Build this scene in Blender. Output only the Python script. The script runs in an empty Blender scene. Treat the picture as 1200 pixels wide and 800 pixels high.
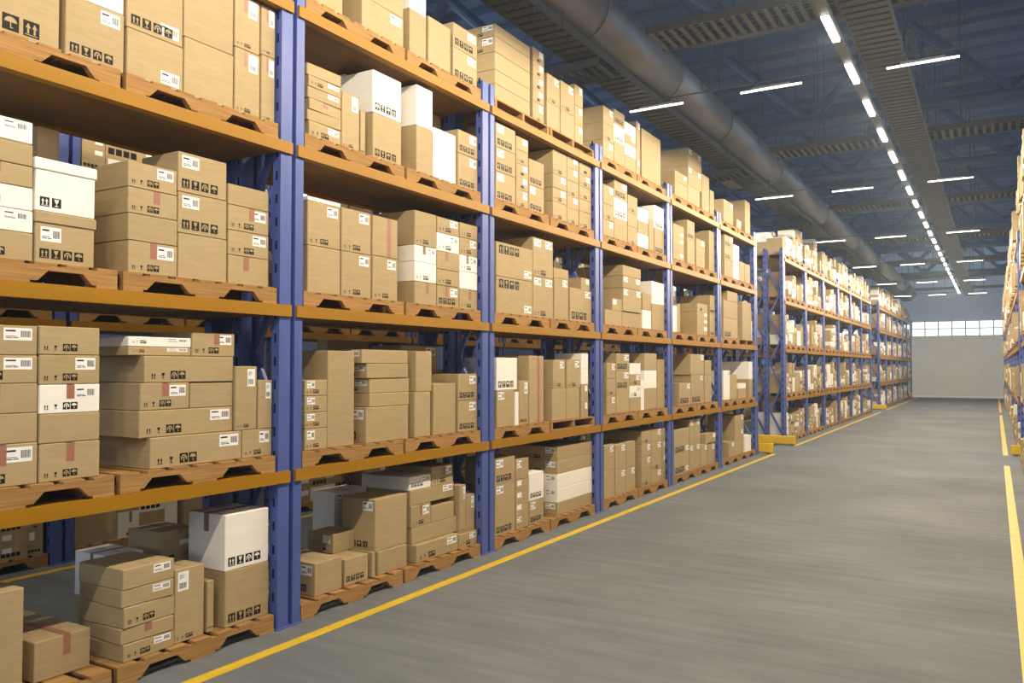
import bpy, bmesh, math, random
from mathutils import Vector, Matrix
R = random.Random(7)
COL = bpy.context.scene.collection
PI = math.pi
# measured cartons of the near rack: bay, level, stack, y0, y1, z0, z1, aisle face x, depth, features
LAMP, SPOT, BATT, FRONT_FILL, SIDE_FILL, EXPO, HAZE = 5.0, 105.0, 2.6, 2.0, 1.7, 1.4, 0.0022
CARTONS = (
(0,0,0,2.203,2.681,0.126,0.731,-4.85,0.60,'bTm'),
(0,0,1,2.789,3.141,0.126,0.366,-4.93,0.74,'bT'),
(0,0,2,3.264,3.647,0.126,0.236,-4.79,0.46,'bmLJ'),
(0,0,2,3.262,3.646,0.239,0.336,-4.79,0.46,'bTJ'),
(0,0,2,3.260,3.644,0.338,0.469,-4.79,0.46,'bmJ'),
(0,0,2,3.258,3.642,0.471,0.580,-4.79,0.46,'bLJ'),
(0,0,2,3.256,3.640,0.582,0.713,-4.79,0.46,'bLJ'),
(0,0,3,3.662,3.903,0.126,0.624,-4.81,0.45,'blm'),
(0,0,4,3.938,3.997,0.126,0.487,-4.82,0.30,'bM'),
(0,0,5,4.068,4.479,0.126,0.528,-4.79,0.40,'bM'),
(0,0,5,4.062,4.473,0.530,0.933,-4.79,0.40,'wMY'),
(0,0,6,3.490,3.753,0.126,0.387,-5.27,0.40,'b'),
(0,0,6,3.485,3.748,0.389,0.697,-5.27,0.40,'wY'),
(0,0,7,3.903,4.201,0.126,0.566,-5.29,0.38,'b'),
(0,0,7,3.902,4.200,0.568,0.629,-5.29,0.38,'bm'),
(0,0,7,3.901,4.199,0.631,0.712,-5.29,0.38,'bL'),
(0,0,7,3.900,4.198,0.714,0.788,-5.29,0.38,'bT'),
(0,1,0,2.241,2.710,1.327,1.566,-4.79,0.45,'bmTL'),
(0,1,0,2.238,2.706,1.568,1.736,-4.79,0.45,'b'),
(0,1,0,2.235,2.703,1.738,1.906,-4.79,0.45,'bT'),
(0,1,0,2.232,2.700,1.908,2.067,-4.79,0.45,'bmL'),
(0,1,0,2.228,2.697,2.069,2.237,-4.79,0.45,'bL'),
(0,1,1,2.719,3.094,1.327,1.550,-4.79,0.40,'bmT'),
(0,1,1,2.716,3.091,1.553,1.724,-4.79,0.40,'b'),
(0,1,1,2.713,3.088,1.726,1.896,-4.79,0.40,'wmTL'),
(0,1,1,2.710,3.085,1.898,2.072,-4.79,0.40,'bmL'),
(0,1,1,2.707,3.082,2.074,2.242,-4.79,0.40,'bm'),
(0,1,2,3.445,4.203,1.327,1.533,-4.79,0.80,'bmL'),
(0,1,3,4.210,4.496,1.327,1.533,-4.79,0.45,'bmL'),
(0,1,4,3.375,4.136,1.535,1.713,-4.81,0.80,'bmL'),
(0,1,5,3.379,3.760,1.715,1.895,-4.81,0.80,'bmTL'),
(0,1,6,3.765,4.136,1.715,1.888,-4.81,0.80,'b'),
(0,1,7,3.407,4.139,1.897,2.074,-4.81,0.80,'bm'),
(0,1,8,3.310,3.794,2.077,2.133,-4.84,0.60,'bmL'),
(0,1,8,3.309,3.793,2.135,2.201,-4.84,0.60,'wmL'),
(0,1,9,3.800,4.173,2.077,2.246,-4.84,0.45,'bmTL'),
(0,1,10,4.142,4.346,1.535,2.007,-4.79,0.40,'bLm'),
(0,1,11,4.356,4.496,1.535,1.903,-4.79,0.40,'bL'),
(0,2,0,2.252,2.662,2.609,2.770,-4.79,0.45,'bm'),
(0,2,0,2.249,2.660,2.772,2.899,-4.79,0.45,'wmL'),
(0,2,0,2.247,2.657,2.901,3.032,-4.79,0.45,'wm'),
(0,2,0,2.244,2.655,3.035,3.156,-4.79,0.45,'bT'),
(0,2,0,2.242,2.653,3.159,3.285,-4.79,0.45,'bm'),
(0,2,0,2.240,2.650,3.288,3.415,-4.79,0.45,'wmL'),
(0,2,1,2.673,3.036,2.609,2.911,-4.79,0.40,'blMO'),
(0,2,2,2.670,3.036,2.913,3.225,-4.79,0.40,'wM2O'),
(0,2,3,3.265,3.634,2.609,2.819,-4.79,0.80,'bTLm'),
(0,2,3,3.262,3.632,2.821,2.995,-4.79,0.80,'b'),
(0,2,3,3.259,3.629,2.997,3.165,-4.79,0.80,'bTm'),
(0,2,3,3.257,3.626,3.167,3.335,-4.79,0.80,'bmL'),
(0,2,4,3.640,4.051,2.609,2.919,-4.79,0.40,'b'),
(0,2,4,3.636,4.047,2.921,3.202,-4.79,0.40,'bMl'),
(0,2,4,3.632,4.043,3.204,3.480,-4.79,0.40,'bMl'),
(0,2,5,4.064,4.450,2.609,2.819,-4.79,0.40,'bT'),
(0,2,5,4.062,4.448,2.821,3.001,-4.79,0.40,'bmL'),
(0,2,5,4.060,4.445,3.003,3.187,-4.79,0.40,'bmTL'),
(0,2,5,4.058,4.443,3.189,3.340,-4.79,0.40,'b'),
(0,2,6,2.934,3.077,2.609,3.183,-5.24,0.43,'bT'),
(0,2,6,2.928,3.071,3.185,3.542,-5.24,0.43,'b'),
(0,3,0,2.190,2.794,3.881,4.316,-4.79,0.45,'bM'),
(0,3,0,2.183,2.788,4.319,4.681,-4.79,0.45,'bM'),
(0,3,1,2.831,3.216,3.881,4.257,-4.79,0.60,'bML'),
(0,3,1,2.825,3.210,4.259,4.615,-4.79,0.60,'wL'),
(0,3,2,3.237,3.661,3.881,4.196,-4.79,0.40,'bR'),
(0,3,2,3.232,3.655,4.198,4.563,-4.79,0.40,'bMR'),
(0,3,3,3.669,4.094,3.881,4.286,-4.79,0.45,'b'),
(0,3,3,3.662,4.088,4.288,4.728,-4.79,0.45,'b'),
(0,3,4,4.106,4.345,3.881,4.366,-4.79,0.40,'bLTm'),
(0,3,4,4.101,4.340,4.369,4.792,-4.79,0.40,'bLTm'),
(0,3,5,4.359,4.496,3.881,4.390,-4.79,0.40,'bLTm'),
(0,3,5,4.353,4.496,4.392,4.850,-4.79,0.40,'bLTm'),
(1,0,0,4.991,5.316,0.126,0.395,-4.81,0.42,'bS'),
(1,0,1,5.359,5.664,0.126,0.351,-4.82,0.25,'bM'),
(1,0,2,5.715,5.758,0.126,0.346,-4.82,0.45,'b'),
(1,0,3,5.787,6.208,0.126,0.335,-4.81,0.40,'b'),
(1,0,4,5.768,6.231,0.337,0.805,-4.83,0.40,'bS'),
(1,0,5,5.482,5.712,0.126,0.330,-5.07,0.30,'b'),
(1,0,5,5.480,5.765,0.353,0.520,-5.07,0.30,'bS'),
(1,0,6,5.849,6.323,0.126,0.433,-5.39,0.28,'b'),
(1,0,6,5.845,6.302,0.435,0.819,-5.39,0.28,'wl'),
(1,0,7,6.327,7.035,0.126,0.294,-4.79,0.50,'bmL'),
(1,0,8,7.048,7.391,0.126,0.271,-4.79,0.50,'bmL'),
(1,0,9,6.332,7.103,0.296,0.452,-4.85,0.60,'b'),
(1,0,10,6.321,6.642,0.454,0.661,-4.85,0.60,'bLmT'),
(1,0,11,6.650,7.044,0.454,0.617,-4.85,0.60,'b'),
(1,0,12,6.315,7.058,0.663,0.810,-4.86,0.60,'bL'),
(1,0,13,6.305,6.654,0.812,0.942,-4.86,0.60,'wLM'),
(1,0,14,6.668,7.041,0.812,1.003,-4.86,0.60,'bLTm'),
(1,0,15,7.106,7.221,0.273,0.769,-4.82,0.40,'bLm'),
(1,0,16,7.231,7.391,0.273,0.654,-4.82,0.40,'bL'),
(1,1,0,4.843,5.100,1.327,1.499,-4.79,0.30,'blm'),
(1,1,0,4.842,5.101,1.501,1.631,-4.79,0.30,'blm'),
(1,1,0,4.841,5.100,1.633,1.764,-4.79,0.30,'blm'),
(1,1,0,4.839,5.098,1.766,1.896,-4.79,0.30,'blm'),
(1,1,1,5.103,5.434,1.327,2.139,-4.79,0.70,'b'),
(1,1,2,5.589,6.194,1.327,1.642,-4.79,0.50,'bS'),
(1,1,3,5.646,6.219,1.645,1.766,-4.80,0.50,'b'),
(1,1,4,5.644,6.218,1.768,1.899,-4.80,0.50,'bS'),
(1,1,5,5.597,6.191,1.901,2.032,-4.79,0.50,'bS'),
(1,1,6,5.528,6.184,2.034,2.156,-4.79,0.50,'bS'),
(1,1,7,6.292,6.547,1.327,1.761,-4.79,0.40,'b'),
(1,1,8,6.310,6.566,1.763,2.154,-4.79,0.45,'b'),
(1,1,9,6.596,6.983,1.327,1.837,-4.79,0.40,'b'),
(1,1,10,7.030,7.391,1.327,1.649,-4.79,0.40,'bML'),
(1,1,10,7.029,7.391,1.652,1.929,-4.79,0.40,'bML'),
(1,1,11,5.891,6.489,1.327,2.001,-5.53,0.14,'b'),
(1,1,11,5.888,6.486,2.003,2.272,-5.53,0.14,'b'),
(1,1,12,6.653,7.278,1.327,1.911,-5.24,0.40,'wL'),
(1,1,12,6.651,7.276,1.913,2.226,-5.24,0.40,'bL'),
(1,2,0,4.861,5.248,2.609,2.993,-4.79,0.40,'b'),
(1,2,0,4.857,5.244,2.995,3.360,-4.79,0.40,'bLm'),
(1,2,0,4.857,5.244,3.362,3.392,-4.79,0.40,'w'),
(1,2,1,5.264,5.647,2.609,2.995,-4.79,0.40,'bLm'),
(1,2,1,5.260,5.644,2.997,3.369,-4.79,0.40,'bLm'),
(1,2,2,5.668,6.023,2.609,3.003,-4.79,0.45,'bLm'),
(1,2,2,5.665,6.021,3.005,3.367,-4.79,0.45,'bV'),
(1,2,3,6.286,6.641,2.609,2.827,-4.79,0.60,'bT'),
(1,2,3,6.284,6.640,2.830,3.020,-4.79,0.60,'wm'),
(1,2,3,6.283,6.639,3.022,3.179,-4.79,0.60,'wTL'),
(1,2,3,6.281,6.638,3.182,3.515,-4.79,0.60,'bm'),
(1,2,4,6.653,7.042,2.609,2.822,-4.79,0.40,'bTLM'),
(1,2,4,6.652,7.041,2.825,2.984,-4.79,0.40,'bm'),
(1,2,4,6.651,7.040,2.986,3.167,-4.79,0.40,'bT'),
(1,2,4,6.651,7.040,3.169,3.351,-4.79,0.40,'wLm'),
(1,2,4,6.650,7.039,3.353,3.512,-4.79,0.40,'bLm'),
(1,2,5,7.054,7.391,2.609,2.819,-4.79,0.45,'bTm'),
(1,2,5,7.054,7.391,2.821,3.005,-4.79,0.45,'w'),
(1,2,5,7.053,7.391,3.007,3.177,-4.79,0.45,'wTLm'),
(1,2,5,7.053,7.391,3.179,3.359,-4.79,0.45,'bLm'),
(1,2,5,7.052,7.391,3.361,3.514,-4.79,0.45,'bm'),
(1,3,0,4.855,5.248,3.881,4.016,-4.79,0.40,'bmLJ'),
(1,3,0,4.854,5.247,4.018,4.109,-4.79,0.40,'bJ'),
(1,3,0,4.853,5.246,4.111,4.202,-4.79,0.40,'bTJ'),
(1,3,0,4.852,5.245,4.204,4.296,-4.79,0.40,'bLJ'),
(1,3,0,4.851,5.245,4.298,4.389,-4.79,0.40,'bmLJ'),
(1,3,0,4.850,5.244,4.391,4.490,-4.79,0.40,'bJ'),
(1,3,1,5.256,5.480,3.881,4.375,-4.79,0.30,'bLm'),
(1,3,2,5.516,5.579,3.881,4.277,-4.81,0.30,'bM'),
(1,3,3,5.660,6.072,3.881,4.299,-4.79,0.40,'bM'),
(1,3,3,5.657,6.069,4.301,4.686,-4.79,0.40,'wM'),
(1,3,4,6.304,6.569,3.881,4.346,-4.79,0.50,'b'),
(1,3,4,6.301,6.567,4.348,4.743,-4.79,0.50,'w'),
(1,3,5,6.583,6.973,3.881,4.397,-4.79,0.45,'w'),
(1,3,6,7.021,7.391,3.881,4.239,-4.79,0.40,'bML'),
(1,3,6,7.020,7.391,4.242,4.487,-4.79,0.40,'bML'),
(1,3,7,5.753,6.042,3.881,4.436,-5.21,0.40,'b'),
(1,3,7,5.751,6.040,4.438,4.747,-5.21,0.40,'wT'),
(1,3,8,7.180,7.372,3.881,4.914,-5.26,0.41,'b'),
(1,4,0,4.850,5.256,5.001,5.441,-4.79,0.40,'b'),
(1,4,1,5.502,6.097,5.001,5.304,-4.79,0.60,'bL'),
(1,4,1,5.498,6.094,5.306,5.724,-4.79,0.60,'bL'),
(1,4,2,6.189,6.456,5.001,5.449,-4.79,0.45,'b'),
(1,4,2,6.187,6.454,5.451,5.786,-4.79,0.45,'w'),
(1,4,3,6.492,6.876,5.001,5.488,-4.79,0.40,'b'),
(1,4,4,6.923,7.378,5.001,5.329,-4.79,0.40,'bML'),
(1,4,4,6.922,7.377,5.331,5.585,-4.79,0.40,'bML'),
(2,0,0,7.753,8.193,0.126,0.691,-4.79,0.40,'bMl'),
(2,0,0,7.753,8.193,0.693,0.983,-4.79,0.40,'bMl'),
(2,0,1,8.212,8.513,0.126,0.276,-4.79,0.45,'bl'),
(2,0,1,8.212,8.513,0.279,0.415,-4.79,0.45,'bl'),
(2,0,1,8.212,8.513,0.417,0.554,-4.79,0.45,'bl'),
(2,0,1,8.212,8.513,0.556,0.693,-4.79,0.45,'bl'),
(2,0,1,8.212,8.514,0.695,0.932,-4.79,0.45,'bl'),
(2,0,2,8.530,8.886,0.126,0.407,-4.79,0.40,'bMl'),
(2,0,2,8.530,8.887,0.410,0.735,-4.79,0.40,'wM'),
(2,0,3,9.249,10.286,0.126,0.286,-4.79,0.85,'bS'),
(2,0,3,9.249,10.286,0.288,0.464,-4.79,0.85,'wS'),
(2,0,3,9.250,10.286,0.466,0.643,-4.79,0.85,'wS'),
(2,0,3,9.251,10.286,0.645,0.815,-4.79,0.85,'bS'),
(2,0,3,9.251,10.286,0.817,0.993,-4.79,0.85,'bS'),
(2,1,0,7.788,8.173,1.327,1.740,-4.79,0.40,'bl'),
(2,1,1,7.788,8.242,1.742,2.108,-4.79,0.45,'wM'),
(2,1,2,8.195,8.274,1.327,1.714,-4.79,0.40,'w'),
(2,1,3,8.294,8.511,1.327,1.840,-4.79,0.40,'bLM'),
(2,1,4,8.526,8.890,1.327,2.138,-4.79,0.80,'bV'),
(2,1,5,9.115,9.506,1.327,1.734,-4.79,0.60,'b'),
(2,1,6,9.518,9.898,1.327,1.725,-4.79,0.40,'b'),
(2,1,7,9.139,9.471,1.736,2.091,-4.79,0.45,'bLm'),
(2,1,8,9.532,9.926,1.727,2.102,-4.79,0.40,'bLm'),
(2,1,9,9.949,10.163,1.327,1.540,-4.79,0.40,'bL'),
(2,1,9,9.950,10.164,1.542,1.770,-4.79,0.40,'bL'),
(2,1,9,9.952,10.166,1.773,1.978,-4.79,0.40,'wL'),
(2,1,9,9.953,10.167,1.980,2.186,-4.79,0.40,'wL'),
(2,2,0,7.777,8.611,2.609,3.024,-4.79,0.40,'bNR'),
(2,2,0,7.777,8.612,3.026,3.412,-4.79,0.40,'bNR'),
(2,2,1,8.624,9.142,2.609,3.106,-4.79,0.45,'bLlm'),
(2,2,1,8.624,9.144,3.108,3.577,-4.79,0.45,'bLlm'),
(2,2,2,9.177,9.574,2.609,3.142,-4.79,0.40,'bL'),
(2,2,3,9.166,9.575,3.144,3.263,-4.79,0.40,'b'),
(2,2,4,9.624,10.286,2.609,3.047,-4.79,0.45,'bML'),
(2,2,5,9.959,10.229,3.049,3.209,-4.79,0.60,'bL'),
(2,3,0,7.767,8.203,3.881,4.206,-4.79,0.40,'bMl'),
(2,3,0,7.767,8.203,4.208,4.482,-4.79,0.40,'bMl'),
(2,3,0,7.766,8.203,4.484,4.757,-4.79,0.40,'bMl'),
(2,3,1,8.223,8.508,3.881,4.091,-4.79,0.45,'bLm'),
(2,3,1,8.223,8.508,4.093,4.244,-4.79,0.45,'bLm'),
(2,3,1,8.223,8.508,4.246,4.396,-4.79,0.45,'bLm'),
(2,3,1,8.223,8.508,4.398,4.559,-4.79,0.45,'bm'),
(2,3,1,8.223,8.508,4.562,4.712,-4.79,0.45,'bL'),
(2,3,2,8.528,8.907,3.881,4.199,-4.79,0.40,'bMl'),
(2,3,2,8.529,8.908,4.201,4.514,-4.79,0.40,'bM'),
(2,3,3,9.146,9.529,3.881,4.107,-4.79,0.80,'bm'),
(2,3,3,9.146,9.530,4.109,4.284,-4.79,0.80,'bLm'),
(2,3,3,9.147,9.531,4.286,4.461,-4.79,0.80,'bLT'),
(2,3,3,9.148,9.533,4.463,4.793,-4.79,0.80,'bm'),
(2,3,4,9.544,9.886,3.881,4.093,-4.79,0.45,'bm'),
(2,3,4,9.545,9.887,4.095,4.252,-4.79,0.45,'bL'),
(2,3,4,9.546,9.888,4.254,4.457,-4.79,0.45,'bmT'),
(2,3,4,9.546,9.889,4.460,4.629,-4.79,0.45,'bL'),
(2,3,4,9.547,9.890,4.631,4.789,-4.79,0.45,'bL'),
(2,3,5,9.912,10.286,3.881,4.110,-4.79,0.40,'bm'),
(2,3,5,9.913,10.286,4.113,4.275,-4.79,0.40,'b'),
(2,3,5,9.914,10.286,4.277,4.451,-4.79,0.40,'bm'),
(2,3,5,9.915,10.286,4.453,4.616,-4.79,0.40,'bLm'),
(2,3,5,9.916,10.286,4.618,4.792,-4.79,0.40,'bm'),
(2,4,0,7.748,8.551,5.001,5.188,-4.79,0.60,'b'),
(2,4,0,7.747,8.551,5.190,5.348,-4.79,0.60,'b'),
(2,4,0,7.747,8.552,5.350,5.549,-4.79,0.60,'b'),
(2,4,0,7.747,8.552,5.551,5.730,-4.79,0.60,'bS'),
(2,4,0,7.747,8.552,5.732,5.871,-4.79,0.60,'bS'),
(2,4,1,8.625,8.910,5.001,5.244,-4.79,0.45,'bLm'),
(2,4,1,8.625,8.910,5.246,5.403,-4.79,0.45,'bLm'),
(2,4,1,8.626,8.910,5.405,5.562,-4.79,0.45,'bLm'),
(2,4,1,8.626,8.911,5.565,5.733,-4.79,0.45,'bLm'),
(2,4,1,8.626,8.911,5.735,5.903,-4.79,0.45,'bLm'),
(2,4,2,8.989,9.340,5.001,5.333,-4.79,0.40,'b'),
(2,4,2,8.990,9.341,5.335,5.700,-4.79,0.40,'bLm'),
(2,4,3,9.363,9.763,5.001,5.342,-4.79,0.40,'b'),
(2,4,3,9.365,9.765,5.344,5.721,-4.79,0.40,'bLm'),
(2,4,4,9.777,10.025,5.001,5.259,-4.79,0.45,'bL'),
(2,4,4,9.779,10.027,5.261,5.515,-4.79,0.45,'bL'),
(2,4,4,9.780,10.029,5.518,5.795,-4.79,0.45,'bL'),
(3,0,0,10.692,11.053,0.126,0.522,-4.79,0.40,'b'),
(3,0,0,10.695,11.057,0.524,0.887,-4.79,0.40,'bL'),
(3,0,1,11.084,11.484,0.126,0.490,-4.79,0.40,'bL'),
(3,0,1,11.088,11.488,0.492,0.866,-4.79,0.40,'bL'),
(3,0,2,11.501,11.855,0.126,0.486,-4.79,0.40,'bL'),
(3,0,2,11.505,11.860,0.489,0.873,-4.79,0.40,'b'),
(3,0,3,12.119,12.524,0.126,0.379,-4.79,0.80,'bm'),
(3,0,3,12.122,12.527,0.381,0.581,-4.79,0.80,'bL'),
(3,0,3,12.124,12.530,0.583,0.783,-4.79,0.80,'bL'),
(3,0,3,12.127,12.533,0.785,0.999,-4.79,0.80,'bm'),
(3,0,4,12.543,13.012,0.126,0.330,-4.79,0.40,'bL'),
(3,0,4,12.547,13.016,0.332,0.566,-4.79,0.40,'bm'),
(3,0,4,12.550,13.020,0.568,0.788,-4.79,0.40,'bL'),
(3,0,4,12.553,13.023,0.790,0.996,-4.79,0.40,'bL'),
(3,0,5,13.033,13.181,0.126,0.317,-4.79,0.40,'bm'),
(3,0,5,13.036,13.181,0.319,0.544,-4.79,0.40,'bL'),
(3,0,5,13.040,13.181,0.546,0.772,-4.79,0.40,'bL'),
(3,0,5,13.044,13.181,0.774,0.985,-4.79,0.40,'bm'),
(3,1,0,10.790,11.114,1.327,1.582,-4.79,0.50,'bL'),
(3,1,0,10.792,11.116,1.584,1.828,-4.79,0.50,'bm'),
(3,1,0,10.794,11.118,1.831,2.063,-4.79,0.50,'bL'),
(3,1,1,11.133,11.630,1.327,1.662,-4.79,0.40,'b'),
(3,1,1,11.136,11.634,1.664,1.941,-4.79,0.40,'bML'),
(3,1,1,11.139,11.637,1.944,2.205,-4.79,0.40,'bML'),
(3,1,2,11.646,12.084,1.327,1.533,-4.79,0.40,'b'),
(3,1,2,11.648,12.086,1.535,1.712,-4.79,0.40,'wLm'),
(3,1,2,11.650,12.088,1.714,1.889,-4.79,0.40,'bLm'),
(3,1,2,11.652,12.091,1.892,2.061,-4.79,0.40,'w'),
(3,1,3,12.102,12.239,1.327,1.800,-4.79,0.45,'w'),
(3,1,4,12.252,12.795,1.327,1.658,-4.79,0.40,'b'),
(3,1,4,12.256,12.799,1.660,1.946,-4.79,0.40,'w'),
(3,1,4,12.260,12.804,1.949,2.222,-4.79,0.40,'b'),
(3,1,5,12.822,13.181,1.327,2.129,-4.79,0.40,'b'),
(3,2,0,10.786,11.397,2.609,2.832,-4.81,0.50,'b'),
(3,2,1,11.412,12.194,2.609,2.843,-4.81,0.50,'b'),
(3,2,2,11.046,11.403,2.834,3.012,-4.81,0.30,'bl'),
(3,2,3,11.406,12.139,2.845,3.195,-4.79,0.85,'bLl'),
(3,2,4,11.401,12.123,3.197,3.378,-4.79,0.85,'bLl'),
(3,2,5,11.402,12.125,3.380,3.536,-4.79,0.85,'b'),
(3,2,6,12.197,12.562,2.609,2.909,-4.79,0.45,'w'),
(3,2,6,12.192,12.566,2.912,3.177,-4.79,0.45,'b'),
(3,2,7,12.602,13.181,2.609,3.033,-4.79,0.60,'b'),
(3,2,7,12.607,13.181,3.035,3.403,-4.79,0.60,'w'),
(3,3,0,10.692,11.076,3.881,4.126,-4.79,0.45,'bL'),
(3,3,0,10.694,11.079,4.129,4.351,-4.79,0.45,'bm'),
(3,3,0,10.697,11.081,4.353,4.625,-4.79,0.45,'bL'),
(3,3,1,11.089,11.576,3.881,4.209,-4.79,0.40,'b'),
(3,3,1,11.092,11.580,4.211,4.504,-4.79,0.40,'wM'),
(3,3,1,11.094,11.583,4.507,4.775,-4.79,0.40,'bML'),
(3,3,2,11.609,11.990,3.881,4.162,-4.79,0.40,'bm'),
(3,3,2,11.611,11.993,4.165,4.375,-4.79,0.40,'b'),
(3,3,2,11.614,11.996,4.377,4.641,-4.79,0.40,'bm'),
(3,3,3,12.009,12.445,3.881,4.008,-4.79,0.45,'w'),
(3,3,3,12.010,12.447,4.010,4.103,-4.79,0.45,'w'),
(3,3,3,12.011,12.448,4.105,4.199,-4.79,0.45,'b'),
(3,3,3,12.012,12.450,4.201,4.308,-4.79,0.45,'b'),
(3,3,3,12.014,12.451,4.310,4.417,-4.79,0.45,'w'),
(3,3,3,12.015,12.452,4.420,4.513,-4.79,0.45,'w'),
(3,3,4,12.488,12.700,3.881,4.392,-4.79,0.40,'b'),
(3,3,5,12.737,13.181,3.881,4.297,-4.79,0.50,'bM'),
(3,3,5,12.742,13.181,4.299,4.671,-4.79,0.50,'wM'),
(3,4,0,10.702,11.078,5.001,5.274,-4.79,0.80,'bL'),
(3,4,0,10.704,11.081,5.277,5.525,-4.79,0.80,'bm'),
(3,4,0,10.706,11.083,5.527,5.764,-4.79,0.80,'bL'),
(3,4,1,11.094,11.489,5.001,5.344,-4.79,0.40,'b'),
(3,4,1,11.096,11.492,5.347,5.603,-4.79,0.40,'wMl'),
(3,4,1,11.098,11.494,5.605,5.823,-4.79,0.40,'bM'),
(3,4,2,11.503,11.933,5.001,5.233,-4.79,0.40,'b'),
(3,4,2,11.505,11.935,5.236,5.406,-4.79,0.40,'wL'),
(3,4,2,11.507,11.937,5.408,5.559,-4.79,0.40,'bL'),
(3,4,2,11.509,11.939,5.561,5.739,-4.79,0.40,'w'),
(3,4,3,11.950,12.112,5.001,5.277,-4.79,0.45,'bL'),
(3,4,3,11.954,12.115,5.279,5.562,-4.79,0.45,'b'),
(3,4,3,11.958,12.119,5.564,5.861,-4.79,0.45,'bL'),
(3,4,4,12.190,13.042,5.001,5.811,-4.79,0.60,'b'),
(4,0,0,13.624,14.426,0.126,0.482,-4.79,0.40,'bMR'),
(4,0,0,13.631,14.435,0.484,0.909,-4.79,0.40,'bMR'),
(4,0,1,14.458,15.075,0.126,0.587,-4.79,0.40,'bLl'),
(4,0,1,14.468,15.086,0.589,1.048,-4.79,0.40,'bLl'),
(4,0,2,15.106,15.518,0.126,0.533,-4.79,0.45,'bL'),
(4,0,3,15.551,16.019,0.126,0.505,-4.79,0.40,'bL'),
(4,0,4,15.416,16.076,0.535,0.714,-4.79,0.40,'bL'),
(4,1,0,13.912,14.540,1.327,1.719,-4.79,0.50,'bLM'),
(4,1,1,14.572,15.315,1.327,1.858,-4.79,0.60,'bLM'),
(4,1,2,14.532,15.345,1.861,2.241,-4.79,0.80,'bL'),
(4,1,3,15.389,15.805,1.327,1.837,-4.79,0.40,'bT'),
(4,1,3,15.396,15.812,1.839,2.134,-4.79,0.40,'b'),
(4,2,0,13.605,13.826,2.609,3.072,-4.79,0.40,'w'),
(4,2,1,13.849,13.985,2.609,3.115,-4.79,0.40,'b'),
(4,2,2,14.941,15.575,2.609,2.781,-4.79,0.80,'bL'),
(4,2,2,14.944,15.578,2.783,2.911,-4.79,0.80,'bL'),
(4,2,2,14.947,15.581,2.913,3.041,-4.79,0.80,'bL'),
(4,2,2,14.951,15.585,3.044,3.204,-4.79,0.80,'bm'),
(4,2,3,15.746,16.076,2.609,3.048,-4.79,0.60,'bM'),
(4,2,3,15.755,16.076,3.050,3.414,-4.79,0.60,'bM'),
(4,3,0,13.643,14.211,3.881,4.022,-4.79,0.40,'bL'),
(4,3,0,13.646,14.214,4.024,4.144,-4.79,0.40,'b'),
(4,3,0,13.648,14.216,4.146,4.265,-4.79,0.40,'bL'),
(4,3,0,13.650,14.219,4.267,4.387,-4.79,0.40,'bL'),
(4,3,0,13.652,14.221,4.389,4.509,-4.79,0.40,'b'),
(4,3,1,14.406,14.825,3.881,4.342,-4.79,0.60,'b'),
(4,3,1,14.413,14.833,4.344,4.691,-4.79,0.60,'bM'),
(4,3,2,14.920,15.444,3.881,4.099,-4.79,0.45,'b'),
(4,3,2,14.927,15.452,4.101,4.419,-4.79,0.45,'bL'),
(4,3,3,15.731,16.076,3.881,4.684,-4.79,0.70,'b'),
(4,4,0,13.754,14.433,5.001,5.284,-4.79,0.50,'b'),
(4,4,0,13.758,14.436,5.286,5.469,-4.79,0.50,'bL'),
(4,4,1,14.460,15.156,5.001,5.343,-4.79,0.70,'b'),
(4,4,2,14.481,15.270,5.345,5.693,-4.79,0.80,'bLl'),
(4,4,2,14.488,15.278,5.695,6.033,-4.79,0.80,'bLl'),
(4,4,3,15.299,15.759,5.001,5.714,-4.79,0.40,'b'),
(4,4,4,15.800,16.076,5.001,5.223,-4.79,0.40,'b'),
(4,4,4,15.804,16.076,5.225,5.360,-4.79,0.40,'b'),
(4,4,4,15.807,16.076,5.363,5.498,-4.79,0.40,'b'),
(5,0,0,16.980,17.405,0.126,0.436,-4.79,0.40,'bL'),
(5,0,1,17.445,18.149,0.126,0.424,-4.79,0.60,'b'),
(5,0,1,17.452,18.157,0.426,0.655,-4.79,0.60,'bL'),
(5,0,1,17.462,18.168,0.658,0.968,-4.79,0.60,'bL'),
(5,0,2,18.252,18.764,0.126,0.248,-4.79,0.40,'w'),
(5,0,2,18.260,18.772,0.250,0.476,-4.79,0.40,'w'),
(5,1,0,16.650,17.106,1.327,1.931,-4.79,0.40,'wL'),
(5,1,1,17.149,17.643,1.327,1.839,-4.79,0.45,'b'),
(5,1,2,17.735,18.367,1.327,1.535,-4.79,0.40,'b'),
(5,1,2,17.739,18.371,1.537,1.647,-4.79,0.40,'w'),
(5,1,3,18.638,18.971,1.327,1.730,-4.79,0.80,'b'),
(5,1,3,18.652,18.971,1.732,2.128,-4.79,0.80,'w'),
(5,2,0,16.680,17.742,2.609,3.027,-4.79,0.40,'bM'),
(5,2,0,16.690,17.754,3.029,3.388,-4.79,0.40,'b'),
(5,2,1,16.976,17.733,3.390,3.598,-4.79,0.60,'b'),
(5,2,2,18.144,18.880,2.609,3.459,-4.79,0.70,'b'),
(5,2,3,18.910,18.971,2.609,3.044,-4.79,0.40,'w'),
(5,2,3,18.919,18.971,3.046,3.300,-4.79,0.40,'b'),
(5,3,0,16.776,17.418,3.881,4.243,-4.79,0.40,'b'),
(5,3,0,16.783,17.427,4.245,4.514,-4.79,0.40,'bM'),
(5,3,0,16.791,17.434,4.516,4.768,-4.79,0.40,'bML'),
(5,3,1,17.460,17.895,3.881,4.364,-4.79,0.45,'wL'),
(5,3,1,17.468,17.904,4.366,4.634,-4.79,0.45,'w'),
(5,3,2,17.934,18.361,3.881,4.324,-4.79,0.40,'b'),
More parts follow.
